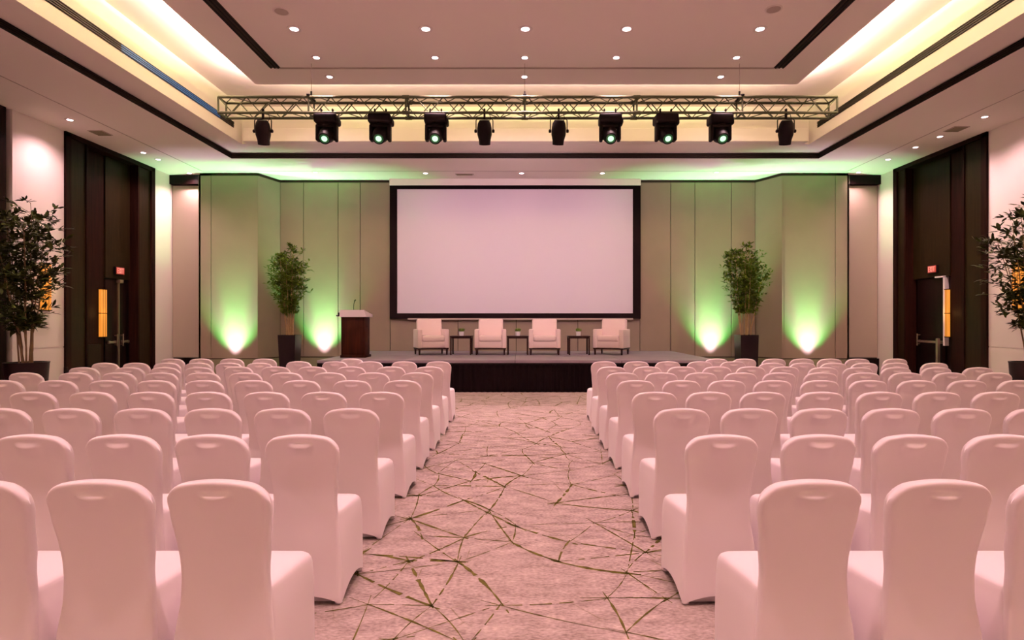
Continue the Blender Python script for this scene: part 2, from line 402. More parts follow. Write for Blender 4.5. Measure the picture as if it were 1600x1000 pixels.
# left portal: side panel, double door, veneer over the door
m_ = MB(); bxl(m_, RD - 0.04, RD, LN, 13.58, 0, Z0 - 0.1); m_.obj('side_panel', 'wood', ptl, smooth=False)
m_ = MB(); bxl(m_, RD - 0.07, RD, 13.60, LF_, 2.56, Z0 - 0.1); m_.obj('overdoor_panel', 'wood2', ptl, smooth=False)
m_ = MB(); bxl(m_, RD - 0.10, RD, LN + .05, 13.42, 0.0, 1.0); m_.obj('low_cabinet_panel', 'wood2', ptl, smooth=False)
def door(name, bx, y0, y1, ztop, hinge_near):
    m = MB(); bx(m, RD - 0.05, RD + 0.0, y0, y1, 0.0, ztop, 0.006)
    d = struct(m.obj(name, 'ebony'))
    b_ = MB(); bx(b_, RD - 0.11, RD - 0.08, y0 + 0.05, y1 - 0.05, 1.0, 1.055, 0.008)
    for yy in (y0 + 0.07, y1 - 0.12): bx(b_, RD - 0.09, RD - 0.05, yy, yy + 0.05, 0.99, 1.065, 0.004)
    b_.obj('push_bar', 'steel', d)
    h = MB(); yy = y1 - 0.10 if hinge_near else y0 + 0.06
    bx(h, RD - 0.13, RD - 0.11, yy, yy + 0.03, 0.92, 1.22, 0.006)
    for z in (0.95, 1.17): bx(h, RD - 0.115, RD - 0.05, yy, yy + 0.03, z, z + 0.03, 0.004)
    h.obj('door_handle', 'steel', d)
    return d
d1 = door('door_1', bxl, 13.62, 14.02, 2.53, True)
d2 = door('door_2', bxl, 14.06, LF_ - 0.01, 2.53, False)
m_ = MB(); bxl(m_, RD - 0.09, RD - 0.0, 14.02, 14.055, 0.0, 2.53); m_.obj('meeting_stile', 'steel', d1, smooth=False)
m_ = MB(); bxl(m_, RD - 0.16, RD - 0.05, 13.98, 14.10, 2.46, 2.54, 0.01); m_.obj('door_closer', 'steel', d1)
# right portal
m_ = MB(); bxr(m_, RD - 0.04, RD, 12.85, 13.50, 0, Z0 - 0.1); m_.obj('side_panel', 'wood', ptr, smooth=False)
m_ = MB(); bxr(m_, RD - 0.07, RD, 13.50, 14.75, 2.60, Z0 - 0.1); m_.obj('overdoor_panel', 'wood2', ptr, smooth=False)
d3 = door('door_3', bxr, 13.68, 14.62, 2.57, True)
m_ = MB(); bxr(m_, RD - 0.10, RD, 13.62, 13.675, 0.95, 2.60); bxr(m_, RD - 0.10, RD, 13.62, 13.95, 2.575, 2.61); m_.obj('lit_frame_edge', 'pvc', d3, smooth=False)  # pale strip stands in for the lit part of the frame edge
m_ = MB(); bxr(m_, RD - 0.17, RD - 0.10, 13.76, 13.83, 0.0, 1.12, 0.01); m_.obj('door_edge', 'steel', d3)

# exit signs
def exit_sign(sgn, x, y, z, label):
    t = thing('exit_sign', label, 'exit sign', (x, y, z), PI / 2 * sgn)
    MB().box(-0.15, 0.15, -0.06, 0.0, 0, 0.19, 0.006).obj('housing', 'blackm', t)
    MB().box(-0.135, 0.135, -0.068, -0.055, 0.014, 0.176, 0.003).obj('face', 'exitm', t)
    b_ = MB(); h = 0.11; y0, y1 = -0.074, -0.066; z0 = 0.04
    def st(x0, z0_, x1, z1_, wd=0.014):
        d = Vector((x1 - x0, 0, z1_ - z0_)); ln = d.length; a = math.atan2(d.z, d.x)
        b_.box(-wd / 2, ln + wd / 2, y0, y1, -wd / 2, wd / 2, mtx=T((x0, 0, z0_)) @ R(-a, 'Y'))
    lw = 0.042; xs_ = [-0.105, -0.045, 0.022, 0.05]
    x0 = xs_[0]; st(x0, z0, x0, z0 + h); st(x0, z0, x0 + lw, z0); st(x0, z0 + h, x0 + lw, z0 + h); st(x0, z0 + h / 2, x0 + lw * 0.8, z0 + h / 2)
    x0 = xs_[1]; st(x0, z0, x0 + lw, z0 + h); st(x0, z0 + h, x0 + lw, z0)
    x0 = xs_[2]; st(x0, z0, x0, z0 + h)
    x0 = xs_[3]; st(x0, z0 + h, x0 + 0.052, z0 + h); st(x0 + 0.026, z0, x0 + 0.026, z0 + h)
    b_.obj('lettering', 'exitl', t)
    return t
exit_sign(1, XL - RD + 0.07, 14.02, 2.66, 'small red exit sign over the double door in the left timber bay')
exit_sign(-1, XR + RD - 0.07, 14.0, 2.70, 'small red exit sign over the door in the right timber bay')

# amber wall lamps
def sconce(x, y, z, rz, wd, h, label):
    t = thing('wall_lamp', label, 'wall lamp', (x, y, z), rz)
    MB().box(-wd / 2, wd / 2, -0.07, -0.01, 0, h, 0.012).obj('lamp_shade', 'glow', t)
    b_ = MB()
    for k in (0.0, h / 2, h): b_.box(-wd / 2 - 0.006, wd / 2 + 0.006, -0.076, -0.0, k - 0.009, k + 0.009)
    for k in (-wd / 6, wd / 6): b_.box(k - 0.003, k + 0.003, -0.074, -0.068, 0, h)
    b_.obj('frame', 'wood', t, smooth=False)
    MB().box(-wd / 2 + 0.01, wd / 2 - 0.01, -0.012, 0.0, 0.02, h - 0.02).obj('back_plate', 'blackm', t)
    lamp('sconce_lamp', 'POINT', (0, -0.16, h / 2), 1.5, (1.0, 0.45, 0.12), parent=t, shadow_soft_size=0.1, specular_factor=0.0)
    return t
sconce(XL - RD + 0.04, 13.50, 1.16, PI / 2, 0.20, 1.12, 'tall amber wall lamp beside the double door in the left timber bay')
sconce(XR + RD - 0.04, 13.56, 1.16, -PI / 2, 0.11, 1.12, 'tall amber wall lamp beside the door in the right timber bay')
sconce(XL, 11.62, 1.75, PI / 2, 0.22, 0.95, 'amber wall lamp glimpsed through the tall plant on the left white pier')
sconce(XR, 11.40, 1.75, -PI / 2, 0.22, 0.95, 'amber wall lamp glimpsed through the tall plant on the right white pier')

# linear air diffusers: dark slot, fins along it
def diffuser(p, q, nrm, wid, fins, label, up=None):
    p, q = Vector(p), Vector(q); d = (q - p); ln = d.length; d.normalize(); n = Vector(nrm); u = d.cross(n).normalized()
    mt = Matrix(((d.x, n.x, u.x, p.x), (d.y, n.y, u.y, p.y), (d.z, n.z, u.z, p.z), (0, 0, 0, 1)))
    t = thing('linear_diffuser', label, 'air vent', (0, 0, 0), 0, 'linear air diffusers in the ceiling steps')
    t.location = p
    mt = T(-p) @ mt
    MB().box(0, ln, 0.0, 0.006, -wid / 2, wid / 2, mtx=mt).obj('slot', 'gap', t, smooth=False)
    b_ = MB()
    for k in range(fins):
        z = -wid / 2 + (k + 0.5) * wid / fins
        b_.box(0, ln, 0.004, 0.022, z - wid / fins * 0.16, z + wid / fins * 0.16, mtx=mt)
    b_.obj('fins', 'blackm' if fins < 5 else 'grille', t, smooth=False)
    return t
xo = 7.24; za = (Z0 + Z1) / 2
diffuser((CX - xo, -5, za), (CX - xo, 14.2, za), (1, 0, 0), 0.13, 4, 'long dark slot vent along the lowest ceiling step, left side')
diffuser((CX + xo, -5, za), (CX + xo, 14.2, za), (-1, 0, 0), 0.13, 4, 'long dark slot vent along the lowest ceiling step, right side')
diffuser((CX - xo, 14.2, za), (CX + xo, 14.2, za), (0, -1, 0), 0.13, 4, 'long dark slot vent across the ceiling step in front of the stage')
xm = 6.645
dl = diffuser((CX - xm, -4, 6.0), (CX - xm, 13.1, 6.0), (1, 0, 0), 0.14, 4, 'black slot vent in the left coffer face, glowing blue towards the truss')
diffuser((CX + xm, -4, 6.0), (CX + xm, 13.1, 6.0), (-1, 0, 0), 0.14, 4, 'black slot vent in the right coffer face beyond the truss end')
b_ = MB().box(0.007, 0.012, 13.4, 16.5, -0.06, 0.06); b_.obj('blue_reflection_strip', 'blue', dl, smooth=False)['label'] = 'glowing strip imitating blue reflected light inside the vent'  # glowing strip stands in for blue light reflected in the slot
diffuser((CX - 4.64, -2, ZR), (CX - 4.64, 10.6, ZR), (0, 0, -1), 0.20, 3, 'slot vent in the flat ceiling panel, left of the downlights')
diffuser((CX + 4.64, -2, ZR), (CX + 4.64, 10.6, ZR), (0, 0, -1), 0.20, 3, 'slot vent in the flat ceiling panel, right of the downlights')
struct(MB().box(CX - 4.64, CX + 4.64, 10.60, 10.645, ZR - 0.012, ZR + 0.001).obj('trim_9', 'grille', smooth=False))

# ------------------------------------------------------------------ recessed downlights
ring_me = MB().lathe([(0.052, -0.006), (0.085, -0.008), (0.092, 0.0), (0.052, 0.002)], 24, cap=False).mesh('trim_ring', 'ring')
lens_on = MB().lathe([(0.055, -0.001), (0.050, -0.007), (0.02, -0.010)], 20).mesh('lens', 'lampon')
lens_dim = MB().lathe([(0.055, -0.001), (0.050, -0.007), (0.02, -0.010)], 20).mesh('lens', 'lampoff')
def downlight(x, y, z, label, group, energy, col=PINK, cone=68, dim=False, s=1.0, blend=0.9):
    t = thing('recessed_downlight', label, 'ceiling light', (x, y, z), 0, group); t.scale = (s, s, 1)
    for nm, me in (('trim_ring', ring_me), ('lens', lens_dim if dim else lens_on)):
        o = bpy.data.objects.new(nm, me); COL.objects.link(o); o.parent = t
    if energy: lamp('downlight_lamp', 'SPOT', (0, 0, -0.02), energy, col, parent=t, spot_size=math.radians(cone), spot_blend=blend, shadow_soft_size=0.06)
    return t
DX = [-3.6, -1.5, 0.09, 1.71, 3.84]
side = ['leftmost', 'second from the left', 'middle', 'second from the right', 'rightmost']
for x, s_ in zip((-3.63, 0.09, 3.84), ('left', 'middle', 'right')):
    downlight(x, 11.0, ZR, 'small round downlight in the ceiling border just above the truss, %s of three' % s_, 'downlights in the ceiling border', E_DOWN * 0.5)
for x, s_ in zip(DX, side):
    downlight(x, 10.2, ZR, 'round lit downlight in the flat ceiling, row nearest the truss, %s' % s_, 'downlights nearest the truss', E_DOWN)
    downlight(x, 9.2, ZR, 'brighter round downlight in the flat ceiling, row higher in the picture, %s' % s_, 'downlights in the second row', E_DOWN, s=1.25)
for y in (6.4, 4.0, 1.6):  # rows out of view, added because the seating needs their light
    for x in DX:
        downlight(x, y, ZR, 'unseen round downlight added overhead to light the seats', 'added unseen downlights over the seating', E_DOWN)
for x in (-7.5, -4.5, -1.5, 1.5, 4.5, 7.5):  # unseen lamps added so the rear wall bounces light onto the chair backs
    downlight(x, YN + 0.9, Z0, 'unseen small downlight added at the rear wall for bounce light', 'added rear wall downlights', E_SOFFIT * 1.9, cone=150)
for i, y in enumerate((11.46, 13.7, 14.26, 15.6)):
    downlight(-8.95, y, Z0, 'small downlight in the low left soffit, %s counting towards the stage' % ORD[i + 1], 'left soffit downlights', E_SOFFIT, cone=135)
for i, y in enumerate((11.3, 12.5, 13.27, 14.26, 15.5)):
    downlight(9.12, y, Z0, 'small downlight in the low right soffit, %s counting towards the stage' % ORD[i + 1], 'right soffit downlights', E_SOFFIT * 0.8, cone=135)
for y in (8.6, 5.5, 2.4):  # nearer soffit lamps, out of view, added to brighten the room
    downlight(-8.95, y, Z0, 'unseen small downlight added in the low left soffit to light the seats', 'added left soffit downlights overhead', E_SOFFIT, cone=135)
    downlight(9.12, y, Z0, 'unseen small downlight added in the low right soffit to light the seats', 'added right soffit downlights overhead', E_SOFFIT, cone=135)
for x, s_ in zip((-5.5, -2.55, 0.05, 2.24, 5.3), side):
    downlight(x, 15.6 if abs(x) < 5 else 15.5, Z0, 'small downlight in the soffit above the screen wall, %s' % s_, 'downlights above the screen', E_SOFFIT * 0.035, cone=120, dim=abs(x) > 5, s=1.1)

# ceiling speakers and return grilles
for x, y, l in ((-3.59, 8.68, 'flat round ceiling speaker near the left ceiling vent'), (3.80, 8.62, 'flat round ceiling speaker near the right ceiling vent')):
    t = thing('ceiling_speaker', l, 'speaker', (x, y, ZR))
    MB().lathe([(0.10, -0.006), (0.11, -0.012), (0.125, -0.006), (0.125, 0.0)], 28).obj('bezel', 'ring', t)
    MB().lathe([(0.002, -0.009), (0.10, -0.007), (0.10, -0.002)], 28).obj('mesh_grille', 'grille', t)
def vent(x, y, wx, wy, l, z=Z0):
    t = thing('ceiling_vent', l, 'air vent', (x, y, z))
    MB().box(-wx, wx, -wy, wy, -0.012, 0.0, 0.003).obj('frame', 'grille', t)
    b_ = MB(); n = 6
    for k in range(n):
        yy = -wy * 0.8 + 1.6 * wy * k / (n - 1); b_.box(-wx * 0.85, wx * 0.85, yy - wy * 0.06, yy + wy * 0.06, -0.02, -0.010)
    b_.obj('slats', 'dado', t, smooth=False)
vent(-8.92, 12.25, 0.16, 0.16, 'square ceiling vent in the left soffit beside the timber bay')
vent(9.10, 12.0, 0.16, 0.16, 'square ceiling vent in the right soffit beside the timber bay')
vent(-1.5, 15.7, 0.25, 0.06, 'slim ceiling vent in the soffit above the screen')

# ------------------------------------------------------------------ projection screen
SY = YF - 0.02
sx0, sx1, sz0, sz1 = at(610, SY), at(1000, SY), zt(498, SY), zt(291, SY)
ix0, ix1, iz0, iz1 = at(621.5, SY), at(988, SY), zt(489.5, SY), zt(296.5, SY)
t = thing('projection_screen', 'large blank white projection screen with a black border on the back wall', 'screen', (0, SY, 0))
b_ = MB()
b_.box(sx0, ix0, -0.09, 0.0, sz0, sz1); b_.box(ix1, sx1, -0.09, 0.0, sz0, sz1); b_.box(ix0, ix1, -0.09, 0.0, sz0, iz0); b_.box(ix0, ix1, -0.09, 0.0, iz1, sz1)
b_.obj('border', 'black', t, smooth=False)
MB().box(ix0, ix1, -0.07, -0.05, iz0, iz1).obj('screen_surface', 'screen', t, smooth=False)
MB().box(ix0 + .3, ix1 + .0, -0.10, -0.08, sz0 - 0.03, sz0 + 0.015).obj('bottom_bar', 'grille', t, smooth=False)
MB().box(sx0, sx1, -0.12, 0.0, sz1 + 0.003, Z0 - 0.003).obj('housing', 'ceil', t, smooth=False)['label'] = 'pale screen housing under the ceiling'

# ------------------------------------------------------------------ stage
GX0, GX1, GY0, GY1, GZ = -4.37, 4.30, 12.40, YF - 0.01, 0.69
t = thing('stage', 'low stage with grey deck and black pleated skirt under the screen', 'stage', (0, GY0, 0))
b_ = MB()
cols_ = [GX0, -2.5, -0.1, 2.2, GX1]; rows_ = [GY0, GY0 + 1.96, GY1]
for a, c in zip(cols_[:-1], cols_[1:]):
    for e, g_ in zip(rows_[:-1], rows_[1:]):
        b_.box(a + 0.004, c - 0.004, e + 0.004 - GY0, g_ - 0.004 - GY0, GZ - 0.06, GZ, 0.004, 1)
b_.obj('deck', 'deck', t, smooth=False)
MB().box(GX0 + .01, GX1 - .01, 0.01, GY1 - GY0 - .01, GZ - 0.10, GZ - 0.012).obj('deck_edge', 'blackm', t, smooth=False)
def pleats(n, L_, amp=0.018):
    pts = []
    for k in range(n * 4 + 1):
        s_ = k / (n * 4); pts.append((s_ * L_, amp * math.sin(2 * PI * n * s_)))
    return pts
b_ = MB(); P = pleats(70, GX1 - GX0)
vv = []; 
for (s_, a) in P: vv += [(GX0 + s_, 0.02 + a, 0.0), (GX0 + s_, 0.02 + a * 0.7, GZ - 0.06), (GX0 + s_, 0.06, GZ - 0.06), (GX0 + s_, 0.06, 0.0)]
ff = []
for i in range(len(P) - 1):
    for k in range(4): ff.append((i * 4 + k, i * 4 + 4 + k, i * 4 + 4 + (k + 1) % 4, i * 4 + (k + 1) % 4))
b_.add(vv, ff); b_.obj('skirt', 'black', t)
for xx in (GX0 + 0.04, GX1 - 0.04):
    MB().box(xx - 0.025, xx + 0.025, 0.06, GY1 - GY0 - 0.05, 0, GZ - 0.06).obj('side_skirt', 'black', t, smooth=False)

# lectern
LX, LY = at(552, 13.3), 13.28
t = thing('lectern', 'dark wooden lectern with a white slanted top at the left of the stage', 'lectern', (LX, LY, GZ))
MB().box(-0.275, 0.275, 0, 0.42, 0.05, 0.95, 0.008).obj('body', 'lectern', t)
MB().box(-0.22, 0.22, -0.006, 0.0, 0.12, 0.88, 0.004).obj('front_panel', 'lectern', t)
MB().box(-0.295, 0.30, -0.02, 0.46, 0.0, 0.06, 0.008).obj('base', 'lectern', t)
tp = MB().add([(-0.305, -0.03, 0.94), (0.315, -0.03, 0.94), (0.335, 0.46, 0.94), (-0.325, 0.46, 0.94), (-0.30, -0.03, 1.10), (0.26, -0.03, 1.10), (0.335, 0.46, 1.00), (-0.325, 0.46, 1.00)],
         [(0, 3, 2, 1), (4, 5, 6, 7), (0, 1, 5, 4), (1, 2, 6, 5), (2, 3, 7, 6), (3, 0, 4, 7)]).obj('top', 'pvc', t, smooth=False)
tp['label'] = 'white slanted lectern top'
mc = MB().tube([(0, 0.06, 1.09), (-0.005, 0.06, 1.17), (0.005, 0.05, 1.25), (0.03, 0.03, 1.31)], 0.007).obj('microphone_stem', 'blackm', t)
MB().tube([(0.025, 0.034, 1.302), (0.05, 0.02, 1.335)], [0.013, 0.016]).obj('microphone', 'blackm', mc)
MB().box(-0.40, -0.30, 0.02, 0.14, 0.955, 0.985, 0.006).box(-0.36, -0.30, 0.05, 0.09, 0.985, 1.04, 0.008).obj('side_holder', 'blackm', t)
MB().lathe([(0.012, 0), (0.012, 0.012)], 10, mtx=T((0.275, 0.2, 0.72)) @ R(PI / 2, 'Y')).obj('keyhole', 'blackm', t)

# armchairs
def armchair_parts(t):
    MB().box(-0.30, 0.30, -0.30, 0.24, 0.17, 0.36, 0.03, 3).obj('seat_base', 'uph', t)
    MB().box(-0.285, 0.285, -0.325, 0.22, 0.33, 0.485, 0.05, 4).obj('seat_cushion', 'uph', t)
    mt = T((0, 0.17, 0.40)) @ R(-0.13, 'X')
    b_ = MB().box(-0.315, 0.315, -0.06, 0.12, -0.05, 0.50, 0.035, 4, mtx=mt); b_.obj('backrest', 'uph', t)
    MB().box(-0.30, 0.30, 0.18, 0.33, 0.17, 0.52, 0.02).obj('back_panel', 'uph', t)
    for s_ in (-1, 1):
        a = MB(); x0, x1 = (0.285, 0.395) if s_ > 0 else (-0.395, -0.285)
        a.box(x0, x1, -0.31, 0.32, 0.17, 0.64, 0.022, 3); a.obj('armrest', 'uph', t)
    MB().box(-0.385, 0.385, -0.30, 0.31, 0.135, 0.175, 0.006).obj('plinth_frame', 'tabwood', t)
    for sx in (-1, 1):
        for sy in (-1, 1):
            x, y = sx * 0.345, 0.005 + 0.27 * sy
            MB().lathe([(0.022, 0.0), (0.034, 0.14)], 4, mtx=T((x, y, 0)) @ R(PI / 4, 'Z')).obj('leg', 'tabwood', t, smooth=False)
ARM = [(at(673, 14.55), 14.6, 0.36, 'pink upholstered armchair nearest the lectern, turned towards the centre'),
       (at(766.5, 14.55), 14.6, 0.03, 'pink upholstered armchair between the first and second side tables from the lectern'),
       (at(851, 14.55), 14.6, -0.03, 'pink upholstered armchair facing straight out between the middle and right side tables'),
       (at(956, 14.55), 14.6, -0.46, 'pink upholstered armchair at the right end of the row, angled inwards')]
a0 = None
for x, y, rz, l in ARM:
    if a0 is None:
        a0 = thing('armchair', l, 'armchair', (x, y, GZ), rz, 'armchairs on the stage'); armchair_parts(a0)
    else: copy_thing(a0, (x, y, GZ), l, rz)

# side tables and the little plants on them
tb = None; pp = None
for x, l, l2 in ((at(721, 14.5), 'dark wooden side table on the stage, nearest the lectern', 'small green plant in white pot on the side table nearest the lectern'),
                 (at(809, 14.5), 'dark wooden side table between the two middle armchairs', 'small green plant in white pot on the table between the middle armchairs'),
                 (at(904, 14.5), 'dark wooden side table beside the rightmost armchair', 'small green plant in white pot on the table by the rightmost armchair')):
    if tb is None:
        tb = thing('side_table', l, 'side table', (x, 14.55, GZ), 0, 'side tables on the stage')
        MB().box(-0.27, 0.27, -0.25, 0.25, 0.445, 0.475, 0.005).obj('table_top', 'tabwood', tb)
        MB().box(-0.25, 0.25, -0.23, 0.23, 0.41, 0.445).obj('apron', 'tabwood', tb, smooth=False)
        for sx in (-1, 1):
            for sy in (-1, 1): MB().box(sx * 0.245 - 0.018, sx * 0.245 + 0.018, sy * 0.225 - 0.018, sy * 0.225 + 0.018, 0, 0.445, 0.004, 1).obj('leg', 'tabwood', tb)
        pp = thing('potted_plant', l2, 'plant', (x, 14.52, GZ + 0.475), 0, 'small plants on the side tables')
        MB().lathe([(0.055, 0.0), (0.068, 0.11), (0.062, 0.11), (0.058, 0.095)], 20).obj('pot', 'ceramic', pp)
        g_ = MB()
        for k in range(260):
            a = random.uniform(0, 2 * PI); r = 0.055 * math.sqrt(random.random()); tl = random.uniform(0.1, 0.75); h = random.uniform(0.05, 0.11) * (1.15 - r * 4)
            b0 = Vector((r * math.cos(a), r * math.sin(a), 0.095)); dr = Vector((math.cos(a) * tl, math.sin(a) * tl, 1)).normalized()
            sd = Vector((-math.sin(a), math.cos(a), 0)) * 0.006
            tip = b0 + dr * h; md = b0 + dr * h * 0.55
            g_.add([b0 - sd, b0 + sd, md + sd * 1.2, tip, md - sd * 1.2], [(0, 1, 2, 4), (4, 2, 3)])
        o = g_.obj('foliage', 'grass', pp)
        tb['label'] = l
    else:
        copy_thing(tb, (x, 14.55, GZ), l); copy_thing(pp, (x, 14.52, GZ + 0.475), l2, random.uniform(0, 6))

# floor uplights against the back wall and their beams
upr = None
for x, y, l in ((at(368, 15.55), 15.27, 'floor uplight washing the wall panel green, leftmost of the four beams'),
                (at(507, YF), 16.05, 'floor uplight between the left bamboo and the lectern, washing the wall green'),
                (at(1110, YF), 16.05, 'floor uplight between the screen and the right bamboo, washing the wall green'),
                (at(1262, 15.55), 15.27, 'floor uplight washing the wall panel green, rightmost of the four beams')):
    t = thing('floor_uplight', l, 'stage light', (x, y, 0), 0, 'uplights along the back wall')
    if abs(x) < 6: yw = YF
    else: yw = 15.55
    MB().lathe([(0.10, 0.02), (0.115, 0.03), (0.115, 0.20), (0.105, 0.21)], 20).obj('can', 'blackm', t)
    MB().lathe([(0.09, 0.205), (0.088, 0.213), (0.03, 0.216)], 20).obj('lens', 'upl', t)
    MB().box(-0.14, -0.12, -0.02, 0.02, 0.0, 0.16).box(0.12, 0.14, -0.02, 0.02, 0.0, 0.16).box(-0.14, 0.14, -0.03, 0.03, 0.0, 0.02).obj('bracket', 'blackm', t, smooth=False)
    lean = 0.09
    lamp('uplight_core', 'SPOT', (0, 0, 0.25), E_UP_CORE, (1.0, 0.78, 1.0), (PI - lean, 0, 0), parent=t, spot_size=math.radians(60), spot_blend=1.0, shadow_soft_size=0.05)
    for sx in (-1, 1):
        lamp('uplight_wash', 'SPOT', (sx * 0.05, 0, 0.25), E_UP_WIDE, (0.06, 1.0, 0.16), (PI - lean * 0.8, sx * 0.26, 0), parent=t, spot_size=math.radians(44), spot_blend=1.0, shadow_soft_size=0.05)
    lamp('uplight_throw', 'SPOT', (0, 0, 0.25), E_UP_WIDE * 2.0, (0.05, 1.0, 0.12), (PI - 0.085, 0, 0), parent=t, spot_size=math.radians(34), spot_blend=1.0, shadow_soft_size=0.05)

# ------------------------------------------------------------------ plants
def plant(name, label, x, y, pot, foliage, stems, leafm, canem, leaf_len, n_leaf, seed, group, xlim=None):
    rnd = random.Random(seed)
    t = thing(name, label, 'plant', (x, y, 0), 0, group)
    ph, pr0, pr1, n = pot
    if n == 4:
        MB().lathe([(pr0, 0.0), (pr1, ph - 0.02), (pr1, ph), (pr1 - 0.03, ph), (pr1 - 0.04, ph - 0.06)], 4, mtx=R(PI / 4, 'Z')).obj('planter', 'blackg', t, smooth=False)
        sr = (pr1 - 0.05) * 0.7
        MB().box(-sr, sr, -sr, sr, ph - 0.08, ph - 0.04).obj('soil', 'soil', t, smooth=False)
    else:
        MB().lathe([(pr0, 0.0), (pr0 * 1.08, ph * 0.4), (pr1, ph - 0.03), (pr1 + 0.01, ph), (pr1 - 0.03, ph), (pr1 - 0.04, ph - 0.08)], 28).obj('planter', 'blackg', t)
        MB().lathe([(pr1 - 0.045, ph - 0.09), (pr1 - 0.05, ph - 0.05)], 24).obj('soil', 'soil', t)
    zb, zt_, rad, zmid = foliage     # leaves from zb to zt_, widest rad at zmid
    fo = MB()
    tips = []
    for k in range(stems):
        a = 2 * PI * k / stems + rnd.uniform(-0.4, 0.4); r0 = min(pr1 * 0.45, 0.14) * rnd.uniform(0.3, 1.0); top = zt_ - (0.05 if k == 0 else rnd.uniform(0.1, 0.35) * (zt_ - zb))
        r1 = rad * (0.08 if k == 0 else rnd.uniform(0.3, 0.75)); pts = []; rr = []
        for i in range(9):
            s_ = i / 8; r = r0 + (r1 - r0) * s_ ** 1.3
            pts.append(Vector((math.cos(a) * r + rnd.uniform(-1, 1) * 0.012, math.sin(a) * r + rnd.uniform(-1, 1) * 0.012, ph - 0.06 + (top - ph + 0.06) * s_))); rr.append(0.014 * (1 - 0.7 * s_))
        MB().tube(pts, rr, 6).obj('stem', canem, t)
        tips.append(pts)
    def leaf(p, d, ln):
        d = d.normalized(); sd = d.cross(Vector((rnd.uniform(-.5, .5), rnd.uniform(-.5, .5), 1))).normalized() * ln * 0.17
        up_ = d.cross(sd).normalized() * ln * 0.06
        q1, q2, q3 = p + d * ln * 0.3, p + d * ln * 0.65, p + d * ln - Vector((0, 0, ln * 0.14))
        fo.add([p, q1 + sd + up_, q2 + sd * 0.8 + up_, q3, q2 - sd * 0.8 + up_, q1 - sd + up_, q1, q2],
               [(0, 1, 6), (1, 2, 7, 6), (2, 3, 7), (3, 4, 7), (4, 5, 6, 7), (5, 0, 6)])
    def prof(z):
        u = (z - zmid) / (zt_ - zmid) if z > zmid else (zmid - z) / (zmid - zb)
        return max(0.0, 1 - u ** 2) ** 0.6
    cnt = 0
    while cnt < n_leaf:
        pts = rnd.choice(tips); z = rnd.uniform(zb, zt_)
        pz = [p for p in pts if p.z <= z]
        if not pz or pts[-1].z < z - 0.05: continue
        i = len(pz) - 1; p0 = pts[i]; p1 = pts[min(i + 1, len(pts) - 1)]
        s_ = 0 if p1.z == p0.z else (z - p0.z) / (p1.z - p0.z); base = p0.lerp(p1, min(1, s_))
        # a twig with a spray of leaves
        a = rnd.uniform(0, 2 * PI); reach = max(0.06, rad * prof(z) * rnd.uniform(0.35, 1.05) - (base.xy.length * 0.6))
        tw = Vector((math.cos(a), math.sin(a), rnd.uniform(0.1, 0.8))).normalized()
        end = base + tw * reach
        fo.tube([base, base.lerp(end, 0.5) + Vector((0, 0, 0.02)), end], [0.004, 0.003, 0.002], 3)
        for j in range(rnd.randint(6, 9)):
            s_ = rnd.uniform(0.45, 1.0) if j else 1.0
            q = base.lerp(end, s_)
            d = tw * 0.6 + Vector((rnd.uniform(-1, 1), rnd.uniform(-1, 1), rnd.uniform(-0.5, 0.7)))
            leaf(q, d, leaf_len * rnd.uniform(0.65, 1.2)); cnt += 1
    if xlim: fo.v = [(min(max(px_, xlim[0] - x), xlim[1] - x), py_, pz_) for px_, py_, pz_ in fo.v]
    fo.obj('foliage', leafm, t, angle=180)
    return t
plant('bamboo_plant', 'tall bamboo in a square black planter between the two left green beams', at(453, 14.9), 14.9, (1.18, 0.25, 0.315, 4), (1.72, 3.52, 0.56, 2.55), 9, 'leaf', 'cane', 0.11, 4300, 3, 'bamboos beside the stage')
plant('bamboo_plant', 'tall bamboo in a square black planter between the two right green beams', at(1166, 14.9), 14.9, (1.18, 0.29, 0.325, 4), (1.72, 3.54, 0.58, 2.55), 9, 'leaf', 'cane', 0.11, 4300, 5, 'bamboos beside the stage')
plant('tall_plant', 'tall leafy plant in a round black pot against the left white pier', at(42, 10.3), 10.3, (0.80, 0.27, 0.32, 24), (1.35, 3.70, 0.78, 2.6), 10, 'leafd', 'caned', 0.155, 2800, 11, 'tall plants by the side walls', (XL + 0.07, 99))
plant('tall_plant', 'tall leafy plant in a round black pot at the right edge of the picture', at(1612, 10.3), 10.3, (0.80, 0.27, 0.32, 24), (1.35, 3.82, 0.78, 2.6), 10, 'leafd', 'caned', 0.155, 2700, 14, 'tall plants by the side walls', (-99, XR - 0.07))

# ------------------------------------------------------------------ truss and stage lights
TY, TZ0, TZ1, TD = 10.3, 5.26, 5.54, 0.28
tx0, tx1 = at(341, TY), at(1308, TY)
t = thing('lighting_truss', 'long aluminium box truss hung across the room below the coffer', 'truss', (0, TY, TZ0))
H_ = TZ1 - TZ0
for (dy, dz) in ((0, 0), (TD, 0), (0, H_), (TD, H_)):
    MB().tube([(tx0, dy, dz), (tx1, dy, dz)], 0.025, 10).obj('chord', 'alu', t)
b_ = MB(); n = 44; st = (tx1 - tx0) / n
for k in range(n):
    a, c = tx0 + k * st, tx0 + (k + 1) * st
    for dy in (0, TD):
        z0_, z1_ = (0, H_) if (k + (dy > 0)) % 2 else (H_, 0)
        b_.tube([(a, dy, z0_), (c, dy, z1_)], 0.010, 6)
    for dz in (0, H_):
        y0_, y1_ = (0, TD) if k % 2 else (TD, 0)
        b_.tube([(a, y0_, dz), (c, y1_, dz)], 0.009, 5)
b_.obj('lattice', 'alu', t)
